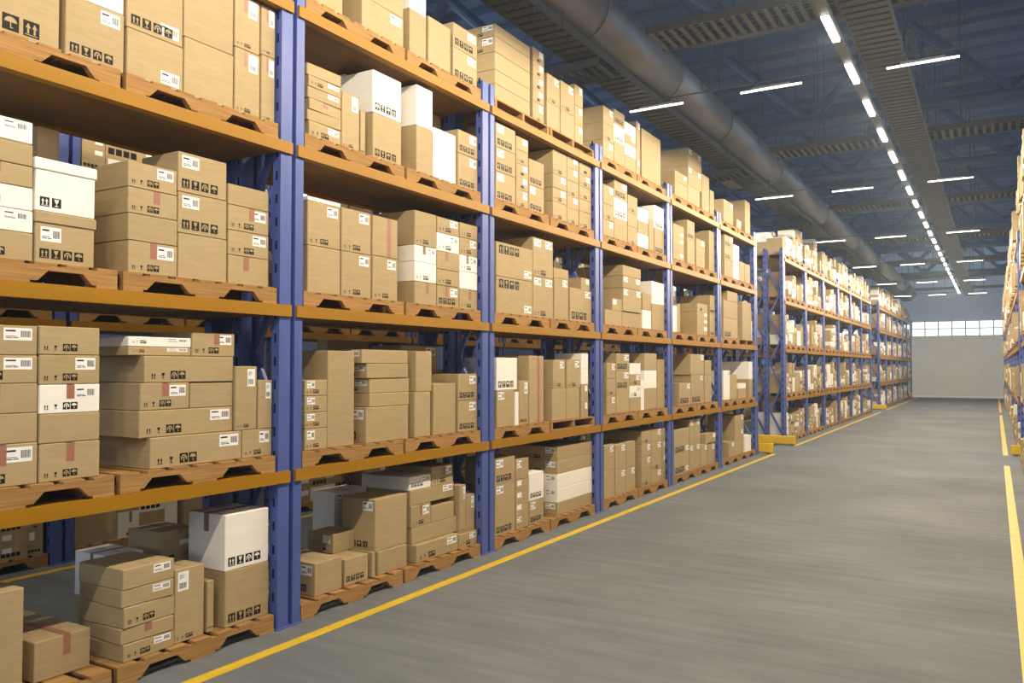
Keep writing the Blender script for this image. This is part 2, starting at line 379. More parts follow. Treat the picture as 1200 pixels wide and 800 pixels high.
(5,3,3,18.403,18.834,3.881,4.318,-4.79,0.40,'b'),
(5,4,0,16.749,17.457,5.001,5.489,-4.79,0.30,'bL'),
(5,4,1,17.715,18.098,5.001,5.217,-4.79,0.30,'bL'),
(5,4,2,18.437,18.886,5.001,5.763,-4.79,0.70,'b'),
)

# ---------------------------------------------------------------- materials
def mat(name, col, rough=0.6, metal=0.0, spec=0.5):
    m = bpy.data.materials.new(name); m.use_nodes = True
    b = m.node_tree.nodes['Principled BSDF']
    b.inputs['Base Color'].default_value = (*col, 1); b.inputs['Roughness'].default_value = rough
    b.inputs['Metallic'].default_value = metal; b.inputs['Specular IOR Level'].default_value = spec
    return m
def nd(m, t, **kw):
    n = m.node_tree.nodes.new(t)
    for k, v in kw.items(): setattr(n, k, v)
    return n
def lk(m, a, b): m.node_tree.links.new(a, b)
def noise_mix(m, c1, c2, scale=(1, 1, 1), nscale=5.0, detail=4, lo=0.35, hi=0.65, coord='Object', rough=None, bump=0.0, rnd=0.0):
    b = m.node_tree.nodes['Principled BSDF']
    tc = nd(m, 'ShaderNodeTexCoord'); mp = nd(m, 'ShaderNodeMapping'); mp.inputs['Scale'].default_value = scale
    ns = nd(m, 'ShaderNodeTexNoise'); ns.inputs['Scale'].default_value = nscale; ns.inputs['Detail'].default_value = detail
    mr = nd(m, 'ShaderNodeMapRange'); mr.inputs['From Min'].default_value = lo; mr.inputs['From Max'].default_value = hi
    mx = nd(m, 'ShaderNodeMix', data_type='RGBA'); mx.inputs['A'].default_value = (*c1, 1); mx.inputs['B'].default_value = (*c2, 1)
    lk(m, tc.outputs[coord], mp.inputs['Vector']); lk(m, mp.outputs['Vector'], ns.inputs['Vector'])
    lk(m, ns.outputs['Fac'], mr.inputs['Value']); lk(m, mr.outputs['Result'], mx.inputs['Factor'])
    out = mx.outputs['Result']
    if rnd:
        oi = nd(m, 'ShaderNodeObjectInfo'); ge = nd(m, 'ShaderNodeNewGeometry')
        ad = nd(m, 'ShaderNodeMath', operation='ADD'); lk(m, oi.outputs['Random'], ad.inputs[0]); lk(m, ge.outputs['Random Per Island'], ad.inputs[1])
        r2 = nd(m, 'ShaderNodeMapRange'); r2.inputs['From Max'].default_value = 2.0
        r2.inputs['To Min'].default_value = 1 - rnd; r2.inputs['To Max'].default_value = 1 + rnd
        lk(m, ad.outputs[0], r2.inputs['Value'])
        hs = nd(m, 'ShaderNodeHueSaturation'); lk(m, out, hs.inputs['Color']); lk(m, r2.outputs['Result'], hs.inputs['Value']); out = hs.outputs['Color']
    lk(m, out, b.inputs['Base Color'])
    if bump:
        bp = nd(m, 'ShaderNodeBump'); bp.inputs['Strength'].default_value = bump; bp.inputs['Distance'].default_value = 0.01
        lk(m, ns.outputs['Fac'], bp.inputs['Height']); lk(m, bp.outputs['Normal'], b.inputs['Normal'])
    if rough:
        r3 = nd(m, 'ShaderNodeMapRange'); r3.inputs['To Min'].default_value = rough[0]; r3.inputs['To Max'].default_value = rough[1]
        lk(m, ns.outputs['Fac'], r3.inputs['Value']); lk(m, r3.outputs['Result'], b.inputs['Roughness'])
    return m
def emit(name, col, s):
    m = bpy.data.materials.new(name); m.use_nodes = True; nt = m.node_tree; nt.nodes.clear()
    e = nt.nodes.new('ShaderNodeEmission'); o = nt.nodes.new('ShaderNodeOutputMaterial')
    e.inputs['Color'].default_value = (*col, 1); e.inputs['Strength'].default_value = s
    nt.links.new(e.outputs[0], o.inputs['Surface']); return m

M_CARD = noise_mix(mat('kraft_cardboard', (.4, .27, .12), .7, spec=.2), (.40, .302, .160), (.435, .330, .180), (1, 1, 8), 6, 3, rnd=.09)
M_WHITE = noise_mix(mat('white_cardboard', (.85, .82, .74), .6, spec=.25), (.86, .83, .76), (.9, .87, .8), (1, 1, 4), 5, 2, rnd=.04)
M_INK = mat('black_print', (.012, .011, .010), .6, spec=.2)
M_SEAM = mat('carton_seam', (.16, .10, .045), .8, spec=.1)
M_TAPE = mat('pink_tape', (.36, .15, .10), .45)
M_BTAPE = mat('brown_tape', (.24, .14, .085), .4)
M_PAPER = mat('label_paper', (.9, .9, .88), .5)
M_GREYINK = mat('grey_print', (.10, .10, .10), .6)
M_WOOD = noise_mix(mat('pallet_wood', (.4, .2, .07), .75, spec=.15), (.29, .155, .052), (.43, .245, .09), (6, .8, 22), 3.0, 5, rnd=.12, bump=.15)
M_BLUE = noise_mix(mat('blue_powder_coat', (.08, .1, .36), .42), (.062, .10, .33), (.075, .115, .375), (3, 3, .6), 4, 3)
M_HOLE = mat('slot_hole', (.02, .022, .07), .8, spec=.1)
M_ORANGE = noise_mix(mat('orange_beam_paint', (.52, .22, .006), .5, spec=.3), (.33, .155, .001), (.36, .17, .0015), (2, .4, 2), 3, 3)
M_DECK = noise_mix(mat('shelf_deck_board', (.23, .115, .03), .55, spec=.3), (.14, .07, .014), (.18, .09, .022), (2, .5, 2), 2, 3)
M_YELLOW = noise_mix(mat('yellow_floor_paint', (.68, .46, .02), .5), (.62, .42, .02), (.74, .50, .025), (4, 1, 1), 6, 5)
M_GUARD = mat('yellow_steel', (.75, .48, .01), .4)
M_DUCT = noise_mix(mat('galvanised_duct', (.12, .115, .11), .45, .4), (.15, .142, .134), (.25, .237, .222), (1, .3, 1), 1.2, 3)
M_TRAY = mat('dark_galvanised_tray', (.09, .086, .082), .6, .2)
M_STEEL = noise_mix(mat('painted_truss_steel', (.08, .095, .13), .55, .1), (.068, .093, .15), (.088, .12, .185), (1, 1, 1), 1.5, 3)
M_ROD = mat('thin_steel_rod', (.09, .09, .09), .5, .3)
M_HOUSE = mat('lamp_housing', (.42, .42, .42), .45, .2)
M_TUBE = emit('lamp_glow', (1.0, .93, .80), LAMP)
M_BAT = emit('batten_glow', (1.0, .94, .84), BATT)
M_SKYPANE = emit('daylit_window_pane', (.86, .94, 1.0), .62)
M_FILLPANE_FRONT = emit('added_fill_pane_front', (.86, .94, 1.0), FRONT_FILL)  # fill glow of the added window band behind the camera
M_FILLPANE_SIDE = emit('added_blue_fill_pane', (.45, .68, 1.0), SIDE_FILL)  # blue fill glow of the added side windows, tints the ceiling
M_TRUNK = mat('dark_trunking', (.12, .12, .115), .6, .1)
M_CEIL = noise_mix(mat('ceiling_deck', (.12, .165, .26), .6), (.10, .15, .26), (.125, .185, .32), (.3, .3, 1), 1.0, 3)
M_WALL = noise_mix(mat('concrete_wall', (.68, .69, .69), .8), (.74, .77, .80), (.80, .83, .86), (.5, .5, .5), 1.4, 6, bump=.05)
M_SIDE = noise_mix(mat('cool_wall_panel', (.30, .36, .46), .7), (.27, .33, .43), (.33, .39, .49), (.5, .5, .5), 1.2, 4)
M_FRAME = mat('window_frame_paint', (.20, .22, .24), .5)
M_TRIM = mat('white_skirting', (.92, .92, .92), .5)
# concrete floor: streaked along the width of the aisle, worn patches
M_FLOOR = mat('polished_concrete_floor', (.25, .24, .22), .5, spec=.3)
def floor_nodes(m):
    b = m.node_tree.nodes['Principled BSDF']; tc = nd(m, 'ShaderNodeTexCoord')
    def layer(scale, ns_, det):
        mp = nd(m, 'ShaderNodeMapping'); mp.inputs['Scale'].default_value = scale
        n = nd(m, 'ShaderNodeTexNoise'); n.inputs['Scale'].default_value = ns_; n.inputs['Detail'].default_value = det
        lk(m, tc.outputs['Object'], mp.inputs['Vector']); lk(m, mp.outputs['Vector'], n.inputs['Vector']); return n
    a = layer((.5, 4.0, 1), 2.2, 9); c = layer((.5, .6, 1), .9, 5); g = layer((16, 24, 1), 3.2, 4)
    s1 = nd(m, 'ShaderNodeMath', operation='ADD'); s2 = nd(m, 'ShaderNodeMath', operation='ADD')
    lk(m, a.outputs['Fac'], s1.inputs[0]); lk(m, c.outputs['Fac'], s1.inputs[1]); lk(m, s1.outputs[0], s2.inputs[0])
    gm = nd(m, 'ShaderNodeMath', operation='MULTIPLY'); gm.inputs[1].default_value = .9; lk(m, g.outputs['Fac'], gm.inputs[0]); lk(m, gm.outputs[0], s2.inputs[1])
    mr = nd(m, 'ShaderNodeMapRange'); mr.inputs['From Min'].default_value = .95; mr.inputs['From Max'].default_value = 1.95; lk(m, s2.outputs[0], mr.inputs['Value'])
    mx = nd(m, 'ShaderNodeMix', data_type='RGBA'); mx.inputs['A'].default_value = (.095, .107, .119, 1); mx.inputs['B'].default_value = (.198, .213, .228, 1)
    lk(m, mr.outputs['Result'], mx.inputs['Factor']); lk(m, mx.outputs['Result'], b.inputs['Base Color'])
    r = nd(m, 'ShaderNodeMapRange'); r.inputs['To Min'].default_value = .88; r.inputs['To Max'].default_value = .66; lk(m, c.outputs['Fac'], r.inputs['Value']); lk(m, r.outputs['Result'], b.inputs['Roughness'])
    bp = nd(m, 'ShaderNodeBump'); bp.inputs['Strength'].default_value = .12; bp.inputs['Distance'].default_value = .01; lk(m, s2.outputs[0], bp.inputs['Height']); lk(m, bp.outputs['Normal'], b.inputs['Normal'])
floor_nodes(M_FLOOR)

# ---------------------------------------------------------------- mesh helper
class MB:
    def __init__(s): s.v = []; s.f = []; s.mi = []
    def quadbox(s, x0, x1, y0, y1, z0, z1, m=0):
        n = len(s.v)
        s.v += [(x0, y0, z0), (x1, y0, z0), (x1, y1, z0), (x0, y1, z0), (x0, y0, z1), (x1, y0, z1), (x1, y1, z1), (x0, y1, z1)]
        s.f += [(n, n+3, n+2, n+1), (n+4, n+5, n+6, n+7), (n, n+1, n+5, n+4), (n+1, n+2, n+6, n+5), (n+2, n+3, n+7, n+6), (n+3, n, n+4, n+7)]
        s.mi += [m]*6
    def bbox(s, x0, x1, y0, y1, z0, z1, e=.006, m=0):
        # box with chamfered edges
        e = min(e, (x1-x0)*.3, (y1-y0)*.3, (z1-z0)*.3)
        b = bmesh.new(); bmesh.ops.create_cube(b, size=1)
        for v in b.verts: v.co = Vector((x0 if v.co.x < 0 else x1, y0 if v.co.y < 0 else y1, z0 if v.co.z < 0 else z1))
        bmesh.ops.bevel(b, geom=b.edges[:], offset=e, segments=1, affect='EDGES')
        n = len(s.v); b.verts.index_update(); s.v += [tuple(v.co) for v in b.verts]
        for f in b.faces: s.f.append(tuple(n+v.index for v in f.verts)); s.mi.append(m)
        b.free()
    def poly(s, pts, m=0):
        n = len(s.v); s.v += [tuple(p) for p in pts]; s.f.append(tuple(range(n, n+len(pts)))); s.mi.append(m)
    def prism(s, prof, axis, a, b, m=0):
        # prof: ring of 2D points, swept between a and b along an axis
        def P(p, t): return {'x': (t, p[0], p[1]), 'y': (p[0], t, p[1]), 'z': (p[0], p[1], t)}[axis]
        n = len(s.v); k = len(prof)
        s.v += [P(p, a) for p in prof] + [P(p, b) for p in prof]
        for i in range(k):
            j = (i+1) % k; s.f.append((n+i, n+j, n+k+j, n+k+i)); s.mi.append(m)
        s.f += [tuple(range(n+k-1, n-1, -1)), tuple(range(n+k, n+2*k))]; s.mi += [m, m]
    def bar(s, p, q, w, h=None, m=0, n=4):
        # straight bar of square (n=4) or round section between two points
        h = h or w; p = Vector(p); q = Vector(q); d = (q-p).normalized()
        u = d.cross(Vector((0, 0, 1)));
        if u.length < 1e-3: u = Vector((1, 0, 0))
        u.normalize(); v = d.cross(u)
        if n == 4: ring = [(-w/2, -h/2), (w/2, -h/2), (w/2, h/2), (-w/2, h/2)]
        else: ring = [(w/2*math.cos(2*PI*i/n), w/2*math.sin(2*PI*i/n)) for i in range(n)]
        k = len(ring); b0 = len(s.v)
        for c in (p, q): s.v += [tuple(c+u*a+v*b) for a, b in ring]
        for i in range(k):
            j = (i+1) % k; s.f.append((b0+i, b0+j, b0+k+j, b0+k+i)); s.mi.append(m)
        s.f += [tuple(range(b0+k-1, b0-1, -1)), tuple(range(b0+k, b0+2*k))]; s.mi += [m, m]
    def mesh(s, name, mats, smooth=False):
        me = bpy.data.meshes.new(name); me.from_pydata(s.v, [], s.f)
        for m in (mats if isinstance(mats, (list, tuple)) else [mats]): me.materials.append(m)
        me.polygons.foreach_set('material_index', s.mi)
        b = bmesh.new(); b.from_mesh(me); bmesh.ops.recalc_face_normals(b, faces=[f for f in b.faces]); b.to_mesh(me); b.free()
        if smooth: me.polygons.foreach_set('use_smooth', [True]*len(me.polygons))
        return me
    def obj(s, name, mats, parent=None, loc=(0, 0, 0), smooth=False):
        return link(name, s.mesh(name, mats, smooth), parent, loc)
def link(name, me, parent=None, loc=(0, 0, 0)):
    o = bpy.data.objects.new(name, me); COL.objects.link(o); o.location = loc
    if parent: o.parent = parent
    return o
def tag(o, label=None, cat=None, group=None, kind=None):
    if label: o['label'] = label
    if cat: o['category'] = cat
    if group: o['group'] = group
    if kind: o['kind'] = kind
    return o
def empty(name, loc=(0, 0, 0)):
    o = bpy.data.objects.new(name, None); COL.objects.link(o); o.location = loc; o.empty_display_size = .1; return o
def copy_tree(o, parent=None):
    c = o.copy(); COL.objects.link(c); c.parent = parent
    for ch in o.children: copy_tree(ch, c)
    return c

# ---------------------------------------------------------------- measures (metres; the aisle runs along +Y)
XP = -4.735            # aisle face of the rack posts
Y0, BAY = 4.6258, 2.8951
BASE = [0, 1.2015, 2.483, 3.755, 4.875]
NB = 6
BLK = [Y0-BAY, 22.08, 42.5]      # groove of the first post of each rack block
PT = 5.11
PH = .125
WALL_Y = 61.0
ROWX = -1.66

# ---------------------------------------------------------------- setting
def plane(name, pts, m, kind='structure'):
    b = MB(); b.poly(pts); return tag(b.obj(name, m), kind=kind)
XL, XR, YN, ZC = -17.0, 9.0, -14.0, 9.75
b = MB(); b.quadbox(XL, XR, YN, WALL_Y, -.2, 0); tag(b.obj('floor', M_FLOOR), kind='structure')
# ceiling: profiled deck, ribs across the hall
b = MB(); prof = []
y = YN
while y < WALL_Y:
    prof += [(y, ZC), (y+.55, ZC), (y+.62, ZC+.12), (y+.93, ZC+.12)]; y += 1.0
prof += [(y, ZC), (y, ZC+.3), (YN, ZC+.3)]
b.prism([(p[0], p[1]) for p in prof], 'x', XL, XR); tag(b.obj('ceiling', M_CEIL), kind='structure')
def wall_with_window(name, wn, yw, t, x0, x1, z0, z1, wm):
    b = MB()
    for a in ((XL, XR, 0, z0), (XL, XR, z1, ZC+.3), (XL, x0, z0, z1), (x1, XR, z0, z1)): b.quadbox(a[0], a[1], min(yw, yw+t), max(yw, yw+t), a[2], a[3])
    tag(b.obj(name, wm), kind='structure')
    f = MB(); g = MB(); ym = yw+t*.35; n = round((x1-x0)/.78)
    s = .03
    for i in range(n+1):
        x = x0+(x1-x0)*i/n; f.quadbox(x-s, x+s, ym-.05, ym+.05, z0, z1)
    for z in (z0+s, (z0+z1)/2, z1-s): f.quadbox(x0, x1, ym-.045, ym+.045, z-s*.8, z+s*.8)
    w = tag(f.obj(wn, M_FRAME), kind='structure')
    g.quadbox(x0, x1, ym-.004, ym+.004, z0, z1); g.obj('glass', M_SKYPANE if t > 0 else M_FILLPANE_FRONT, w)
wall_with_window('wall_back', 'window_1', WALL_Y, .3, -13.5, 5.5, 4.02, 5.06, M_WALL)
wall_with_window('wall_front', 'added_window_front', YN, -.3, -13.5, 5.5, 3.4, 5.6, M_WALL)  # window band added behind the camera to light near end faces and ceiling
def side_wall(name, wn, x, t):
    z0, z1 = 6.3, 9.2; b = MB(); xs = sorted((x, x+t))
    b.quadbox(*xs, YN, WALL_Y, 0, z0); b.quadbox(*xs, YN, WALL_Y, z1, ZC+.3); b.quadbox(*xs, YN, -10, z0, z1); b.quadbox(*xs, 58, WALL_Y, z0, z1)
    tag(b.obj(name, M_SIDE), kind='structure')
    f = MB(); xm = x+t*.4
    for i in range(35): f.quadbox(xm-.05, xm+.05, -10+2*i-.04, -10+2*i+.04, z0, z1)
    for zz in (z0+.04, (z0+z1)/2, z1-.04): f.quadbox(xm-.045, xm+.045, -10, 58, zz-.04, zz+.04)
    wd = tag(f.obj(wn, M_FRAME), kind='structure')
    g = MB(); g.quadbox(xm-.005, xm+.005, -10, 58, z0, z1); g.obj('glass', M_FILLPANE_SIDE, wd)  # glowing panes added out of view as blue fill for ceiling and trusses
side_wall('wall_left', 'added_window_left', XL, -.3)  # high windows of both side walls are unseen, added for cool ceiling light
side_wall('wall_right', 'added_window_right', XR, .3)
b = MB(); b.quadbox(XL, XR, WALL_Y-.03, WALL_Y, 0, .12); tag(b.obj('baseboard_back', M_TRIM), kind='structure')
# painted lane lines
def lane(name, x, y0, y1):
    b = MB(); b.quadbox(x-.05, x+.05, y0, y1, 0, .003); tag(b.obj(name, M_YELLOW), kind='structure')
for (xx, nm) in ((-4.425, 'trim'), (.17, 'trim')):
    for k, s in enumerate(BLK): pass
n_ = 0
for xx in (-4.425, .17, -8.0):
    for s in BLK:
        n_ += 1; lane('trim_%d' % n_, xx, s-.35, s+NB*BAY+.35)

# ---------------------------------------------------------------- racks
def post_mb(h=PT):
    b = MB()
    pr = [(-.085, -.115), (0, -.115), (0, 0), (-.05, 0), (-.05, .043), (0, .043), (0, .128), (-.085, .128)]
    b.prism(pr, 'z', 0, h)
    z = .16
    while z < h-.05:
        b.quadbox(-.0495, -.0485, .006, .037, z, z+.085, 1)                     # slots in the groove
        b.quadbox(-.055, -.03, -.1158, -.1152, z+.05, z+.12, 1)               # slots in the near side
        z += .18
    return b
b = MB(); b.quadbox(-.11, .02, -.13, .145, 0, .008); ME_FOOT = b.mesh('base_plate', M_BLUE)
ME_POST = post_mb().mesh('post', [M_BLUE, M_HOLE])
def brace_list(x0, x1, h=PT):
    out = []; z = .25; k = 0; dz = .62
    while z+dz < h-.1:
        a, c = (x0, x1) if k % 2 == 0 else (x1, x0)
        out.append(((a, z), (c, z+dz))); z += dz; k += 1
    return out
BR = brace_list(-.09, -.40)
def beam_mb(front=True):
    b = MB(); s = 1 if front else -1
    b.quadbox(*sorted((0*s, .022*s)), .05, BAY-.008, -.09, 0)
    b.quadbox(*sorted((-.06*s, 0*s)), .132, BAY-.118, -.088, -.002)
    return b
ME_BEAMF = beam_mb().mesh('beam', M_ORANGE); ME_BEAMB = beam_mb(False).mesh('beam', M_ORANGE)
b = MB(); b.quadbox(-.80, -.062, .135, BAY-.12, -.088, -.004); ME_DECK = b.mesh('shelf_deck', M_DECK)
b = MB()
for (a, c) in BR: b.bar((a[0], 0.006, a[1]), (c[0], 0.006, c[1]), .035, .05)
for dx in (0, -.43): pass
ME_BRACES = b.mesh('brace', M_BLUE)
ME_BRACE = []
for (a, c) in BR[:2]:
    q = MB(); q.bar((a[0], .006, a[1]-BR[0][0][1]), (c[0], .006, c[1]-BR[0][0][1]), .035, .05); ME_BRACE.append(q.mesh('brace', M_BLUE))
POSTX = (0, -.43, -.86)
def rack(ys, label, detail, sx=1, xo=XP):
    r = empty('pallet_rack', (xo, ys, 0)); tag(r, label, 'pallet rack', 'pallet racks along the aisles')
    if sx < 0: r.scale = (-1, 1, 1)
    for k in range(NB+1):
        y = k*BAY
        for i, px in enumerate(POSTX):
            p = link('post', ME_POST, r, (px, y, 0))
            if i == 2: p.scale = (-1, 1, 1)
            link('base_plate', ME_FOOT, p)
        for i in (0, 1):
            if detail:
                for j, (a, c) in enumerate(BR):
                    if i == 1 and not (k in (1, 2, 3, 6, 0)): continue
                    q = link('brace', ME_BRACE[j % 2], r, (-.43*i, y, a[1] if j % 2 == 0 else a[1]-.62*0))
                    q.location.z = a[1]-(BR[j % 2][0][1]-BR[0][0][1]) - 0
                    q.location.z = a[1]-(.62 if j % 2 else 0)
            else: link('brace', ME_BRACES, r, (-.43*i, y, 0))
    for k in range(NB):
        for z in BASE[1:]:
            link('beam', ME_BEAMF, r, (0.0, k*BAY, z)); link('beam', ME_BEAMB, r, (-.945+.0, k*BAY, z))
            link('shelf_deck', ME_DECK, r, (0, k*BAY, z))
    return r
rack(BLK[0], 'long blue and orange pallet rack filling the near left of the picture', True)
rack(BLK[1], 'blue and orange pallet rack in the middle distance beyond the first cross aisle', False)
rack(BLK[2], 'farthest blue and orange pallet rack, ending at the concrete end wall', False)
XQ = .475
rack(BLK[0], 'rack at the right picture edge beside the camera, nearest of the right row', False, -1, XQ)
rack(BLK[1], 'rack at the right picture edge with the blue end post and yellow guard', False, -1, XQ)
rack(BLK[2], 'farthest rack of the right row, seen edge on by the end wall', False, -1, XQ)
XB = -8.24
rack(BLK[0]+.3, 'rack behind the first rack, glimpsed through the gaps across another aisle', False, 1, XB)
rack(BLK[1]+.3, 'rack behind the middle rack, glimpsed between its posts', False, 1, XB)
# yellow end guards
def guard(x0, x1, y, label):
    g = empty('rack_guard', ((x0+x1)/2, y, 0)); tag(g, label, 'rack guard', 'yellow rack end guards')
    w = x1-x0; b = MB(); b.bbox(-w/2, w/2, -.04, .04, .03, .24, .012); b.obj('rail', M_GUARD, g)
    for sx in (-1, 1):
        b = MB(); b.bbox(sx*(w/2-.1)-.05, sx*(w/2-.1)+.05, .042, .12, 0, .2, .006); b.obj('foot', M_GUARD, g)
E_ = NB*BAY
guard(-5.75, -4.42, BLK[1]-.32, 'yellow guard rail across the near end of the middle left rack')
guard(-5.75, -4.45, BLK[0]+E_+.3, 'yellow guard rail at the far end of the nearest left rack')
guard(-5.75, -4.42, BLK[2]-.32, 'small distant yellow guard at the near end of the farthest left rack')
guard(.27, 1.5, BLK[1]-.32, 'yellow guard at the right picture edge under the blue end post')

# ---------------------------------------------------------------- pallets
PW, PD = 1.285, .865
def stringer_prof():
    w = PW/2; z0, z1 = .017, .108; nz = .078
    p = [(-w, z0)]
    for c in (-.31, .31): p += [(c-.165, z0), (c-.105, nz), (c+.105, nz), (c+.165, z0)]
    return p+[(w, z0), (w, z1), (-w, z1)]
def pallet_parts():
    parts = []
    for x in (-.022, -PD/2, -PD+.022):
        b = MB(); b.prism(stringer_prof(), 'y', 0, 1)
        b = MB(); k = stringer_prof(); b.prism(k, 'x', x-.021, x+.021); parts.append(('stringer', b))
    n = 7; bw = .135
    for i in range(n):
        y = -PW/2+bw/2+i*(PW-bw)/(n-1); b = MB(); b.quadbox(-PD, 0, y-bw/2, y+bw/2, .108, PH); parts.append(('deck_board', b))
    for y, w in ((-PW/2+.07, .14), (0, .2), (PW/2-.07, .14)):
        b = MB(); b.quadbox(-PD, .001, y-w/2, y+w/2, 0, .017); parts.append(('bottom_board', b))
    return parts
def turned_parts():
    parts = []
    for y in (-PW/2+.025, 0, PW/2-.025):
        b = MB(); b.quadbox(-PD, 0, y-.024, y+.024, .017, .108); parts.append(('stringer', b))
    for i in range(6):
        x = -.06-i*(PD-.12)/5; b = MB(); b.quadbox(x-.055, x+.055, -PW/2, PW/2, .108, PH); parts.append(('deck_board', b))
    for x in (-.06, -PD/2, -PD+.06):
        b = MB(); b.quadbox(x-.055, x+.055, -PW/2, PW/2, 0, .017); parts.append(('bottom_board', b))
    return parts
def merged(parts):
    b = MB()
    for _, p in parts:
        n = len(b.v); b.v += p.v; b.f += [tuple(i+n for i in f) for f in p.f]; b.mi += p.mi
    return b
ME_PARTS = {0: [(n, p.mesh(n, M_WOOD)) for n, p in pallet_parts()], 1: [(n, p.mesh(n, M_WOOD)) for n, p in turned_parts()]}
ME_PALLET = {0: merged(pallet_parts()).mesh('pallet', M_WOOD), 1: merged(turned_parts()).mesh('pallet', M_WOOD)}
ORD = ['first', 'second', 'third', 'fourth', 'fifth', 'sixth', 'seventh', 'eighth', 'ninth', 'tenth', 'eleventh', 'twelfth']
LEV = ['on the floor', 'on the lowest beams', 'on the second beams', 'on the third beams', 'on the top beams']
PXF = -4.742
def place_pallet(x, y, z, label, group, parts, turned=0, sx=1):
    if parts:
        p = empty('pallet', (x, y, z))
        for n, me in ME_PARTS[turned]: link(n, me, p)
    else: p = link('pallet', ME_PALLET[turned], None, (x, y, z))
    if sx < 0: p.scale = (-1, 1, 1)
    return tag(p, label, 'pallet', group)
TURNED = {(2, 4, 0), (2, 4, 1), (2, 1, 1), (5, 2, 1)}
PALOFF = (.79, 2.115)
for bay in range(NB):
    for lev in range(5):
        for s in (0, 1):
            t = 1 if (bay, lev, s) in TURNED else 0
            place_pallet(PXF, BLK[0]+bay*BAY+PALOFF[s], BASE[lev]+.0006,
                         '%s pallet %s, %s side of the %s bay, near rack' % ('open ended' if t else 'notched wooden', LEV[lev], ('near', 'far')[s], ORD[bay]),
                         'pallets in the near rack', bay < 4, t)
for bi, bn in ((1, 'middle'), (2, 'farthest')):
    for bay in range(NB):
        for lev in range(5):
            for s in (0, 1):
                place_pallet(PXF, BLK[bi]+bay*BAY+PALOFF[s], BASE[lev]+.0006,
                             'small distant pallet %s, %s side of the %s bay, %s left rack' % (LEV[lev], ('near', 'far')[s], ORD[bay], bn),
                             'pallets in the %s left rack' % bn, False)
for bay in range(NB):
    for lev in range(5):
        for s in (0, 1):
            place_pallet(XB-.007, BLK[0]+.3+bay*BAY+PALOFF[s], BASE[lev]+.0006,
                         'pallet %s, %s side of %s bay, rack behind the near rack' % (LEV[lev], ('near', 'far')[s], ORD[bay]), 'pallets in the rack behind', False)
            if bay in (0, 5) or lev in (0, 4):
                place_pallet(XQ+.007, BLK[1]+bay*BAY+PALOFF[s], BASE[lev]+.0006,
                         'pallet %s, %s side of %s bay, right rack with yellow guard' % (LEV[lev], ('near', 'far')[s], ORD[bay]), 'pallets in the right rack', False, 0, -1)
# every other pallet of the right row, the inner ones only seen as edges
b = MB(); src = merged(pallet_parts())
def add_src(b, src, x, y, z, sx):
    n = len(b.v); b.v += [(x+sx*v[0], y+v[1], z+v[2]) for v in src.v]; b.f += [tuple(i+n for i in f) for f in src.f]; b.mi += src.mi
for bi in (0, 1, 2):
    for bay in range(NB):
        for lev in range(5):
            for s in (0, 1):
                if bi == 1 and (bay in (0, 5) or lev in (0, 4)): continue
                add_src(b, src, XQ+.007, BLK[bi]+bay*BAY+PALOFF[s], BASE[lev]+.0006, -1)
for bay in range(NB):
    for lev in range(5):
        for s in (0, 1): add_src(b, src, XB-.007, BLK[1]+.3+bay*BAY+PALOFF[s], BASE[lev]+.0006, 1)
tag(b.obj('pallet', M_WOOD), 'remaining wooden pallets under the far and right hand stock', 'pallets', kind='stuff')

# ---------------------------------------------------------------- cartons
def glyph(kind):
    # pictograms in a unit square, as polygons
    if kind == 'up':
        o = []
        for cx in (.3, .7): o += [[(cx-.16, .55), (cx, .86), (cx+.16, .55)], [(cx-.06, .2), (cx+.06, .2), (cx+.06, .55), (cx-.06, .55)]]
        return o+[[(.12, .1), (.88, .1), (.88, .15), (.12, .15)]]
    if kind == 'glass': return [[(.24, .88), (.76, .88), (.62, .5), (.38, .5)], [(.46, .22), (.54, .22), (.54, .5), (.46, .5)], [(.3, .14), (.7, .14), (.7, .22), (.3, .22)]]
    if kind == 'umb':
        arc = [(.5+.38*math.cos(PI*i/6), .52+.34*math.sin(PI*i/6)) for i in range(7)]
        return [arc, [(.47, .16), (.53, .16), (.53, .52), (.47, .52)], [(.53, .16), (.64, .16), (.64, .22), (.53, .22)]]
    o = []
    for i in range(5):
        a0, a1 = PI*(-.12+.25*i), PI*(-.12+.25*(i+1))
        o.append([(.5+.4*math.cos(a0), .45+.42*math.sin(a0)), (.5+.4*math.cos(a1), .45+.42*math.sin(a1)), (.5+.26*math.cos(a1), .45+.28*math.sin(a1)), (.5+.26*math.cos(a0), .45+.28*math.sin(a0))])
    return o+[[(.32, .6), (.5, .3), (.68, .6)], [(.44, .1), (.56, .1), (.56, .36), (.44, .36)]]
GL = {k: glyph(k) for k in ('up', 'glass', 'umb', 'rec')}
def on_front(x, u0, v0):      # u runs to the right seen from the aisle (+Y), v up
    return lambda u, v, e: (x+e, u0+u, v0+v)
def on_side(y, u0, v0):       # near end face, u runs towards the aisle
    return lambda u, v, e: (u0+u, y-e, v0+v)
def icon(b, F, u, v, s, kind, boxed, ink=1, body=0, lod=0):
    if boxed:
        b.poly([F(u, v, .0008), F(u+s, v, .0008), F(u+s, v+s, .0008), F(u, v+s, .0008)], ink)
    if lod and boxed: return
    for pl in GL[kind]: b.poly([F(u+p[0]*s, v+p[1]*s, .0014) for p in pl], body if boxed else ink)
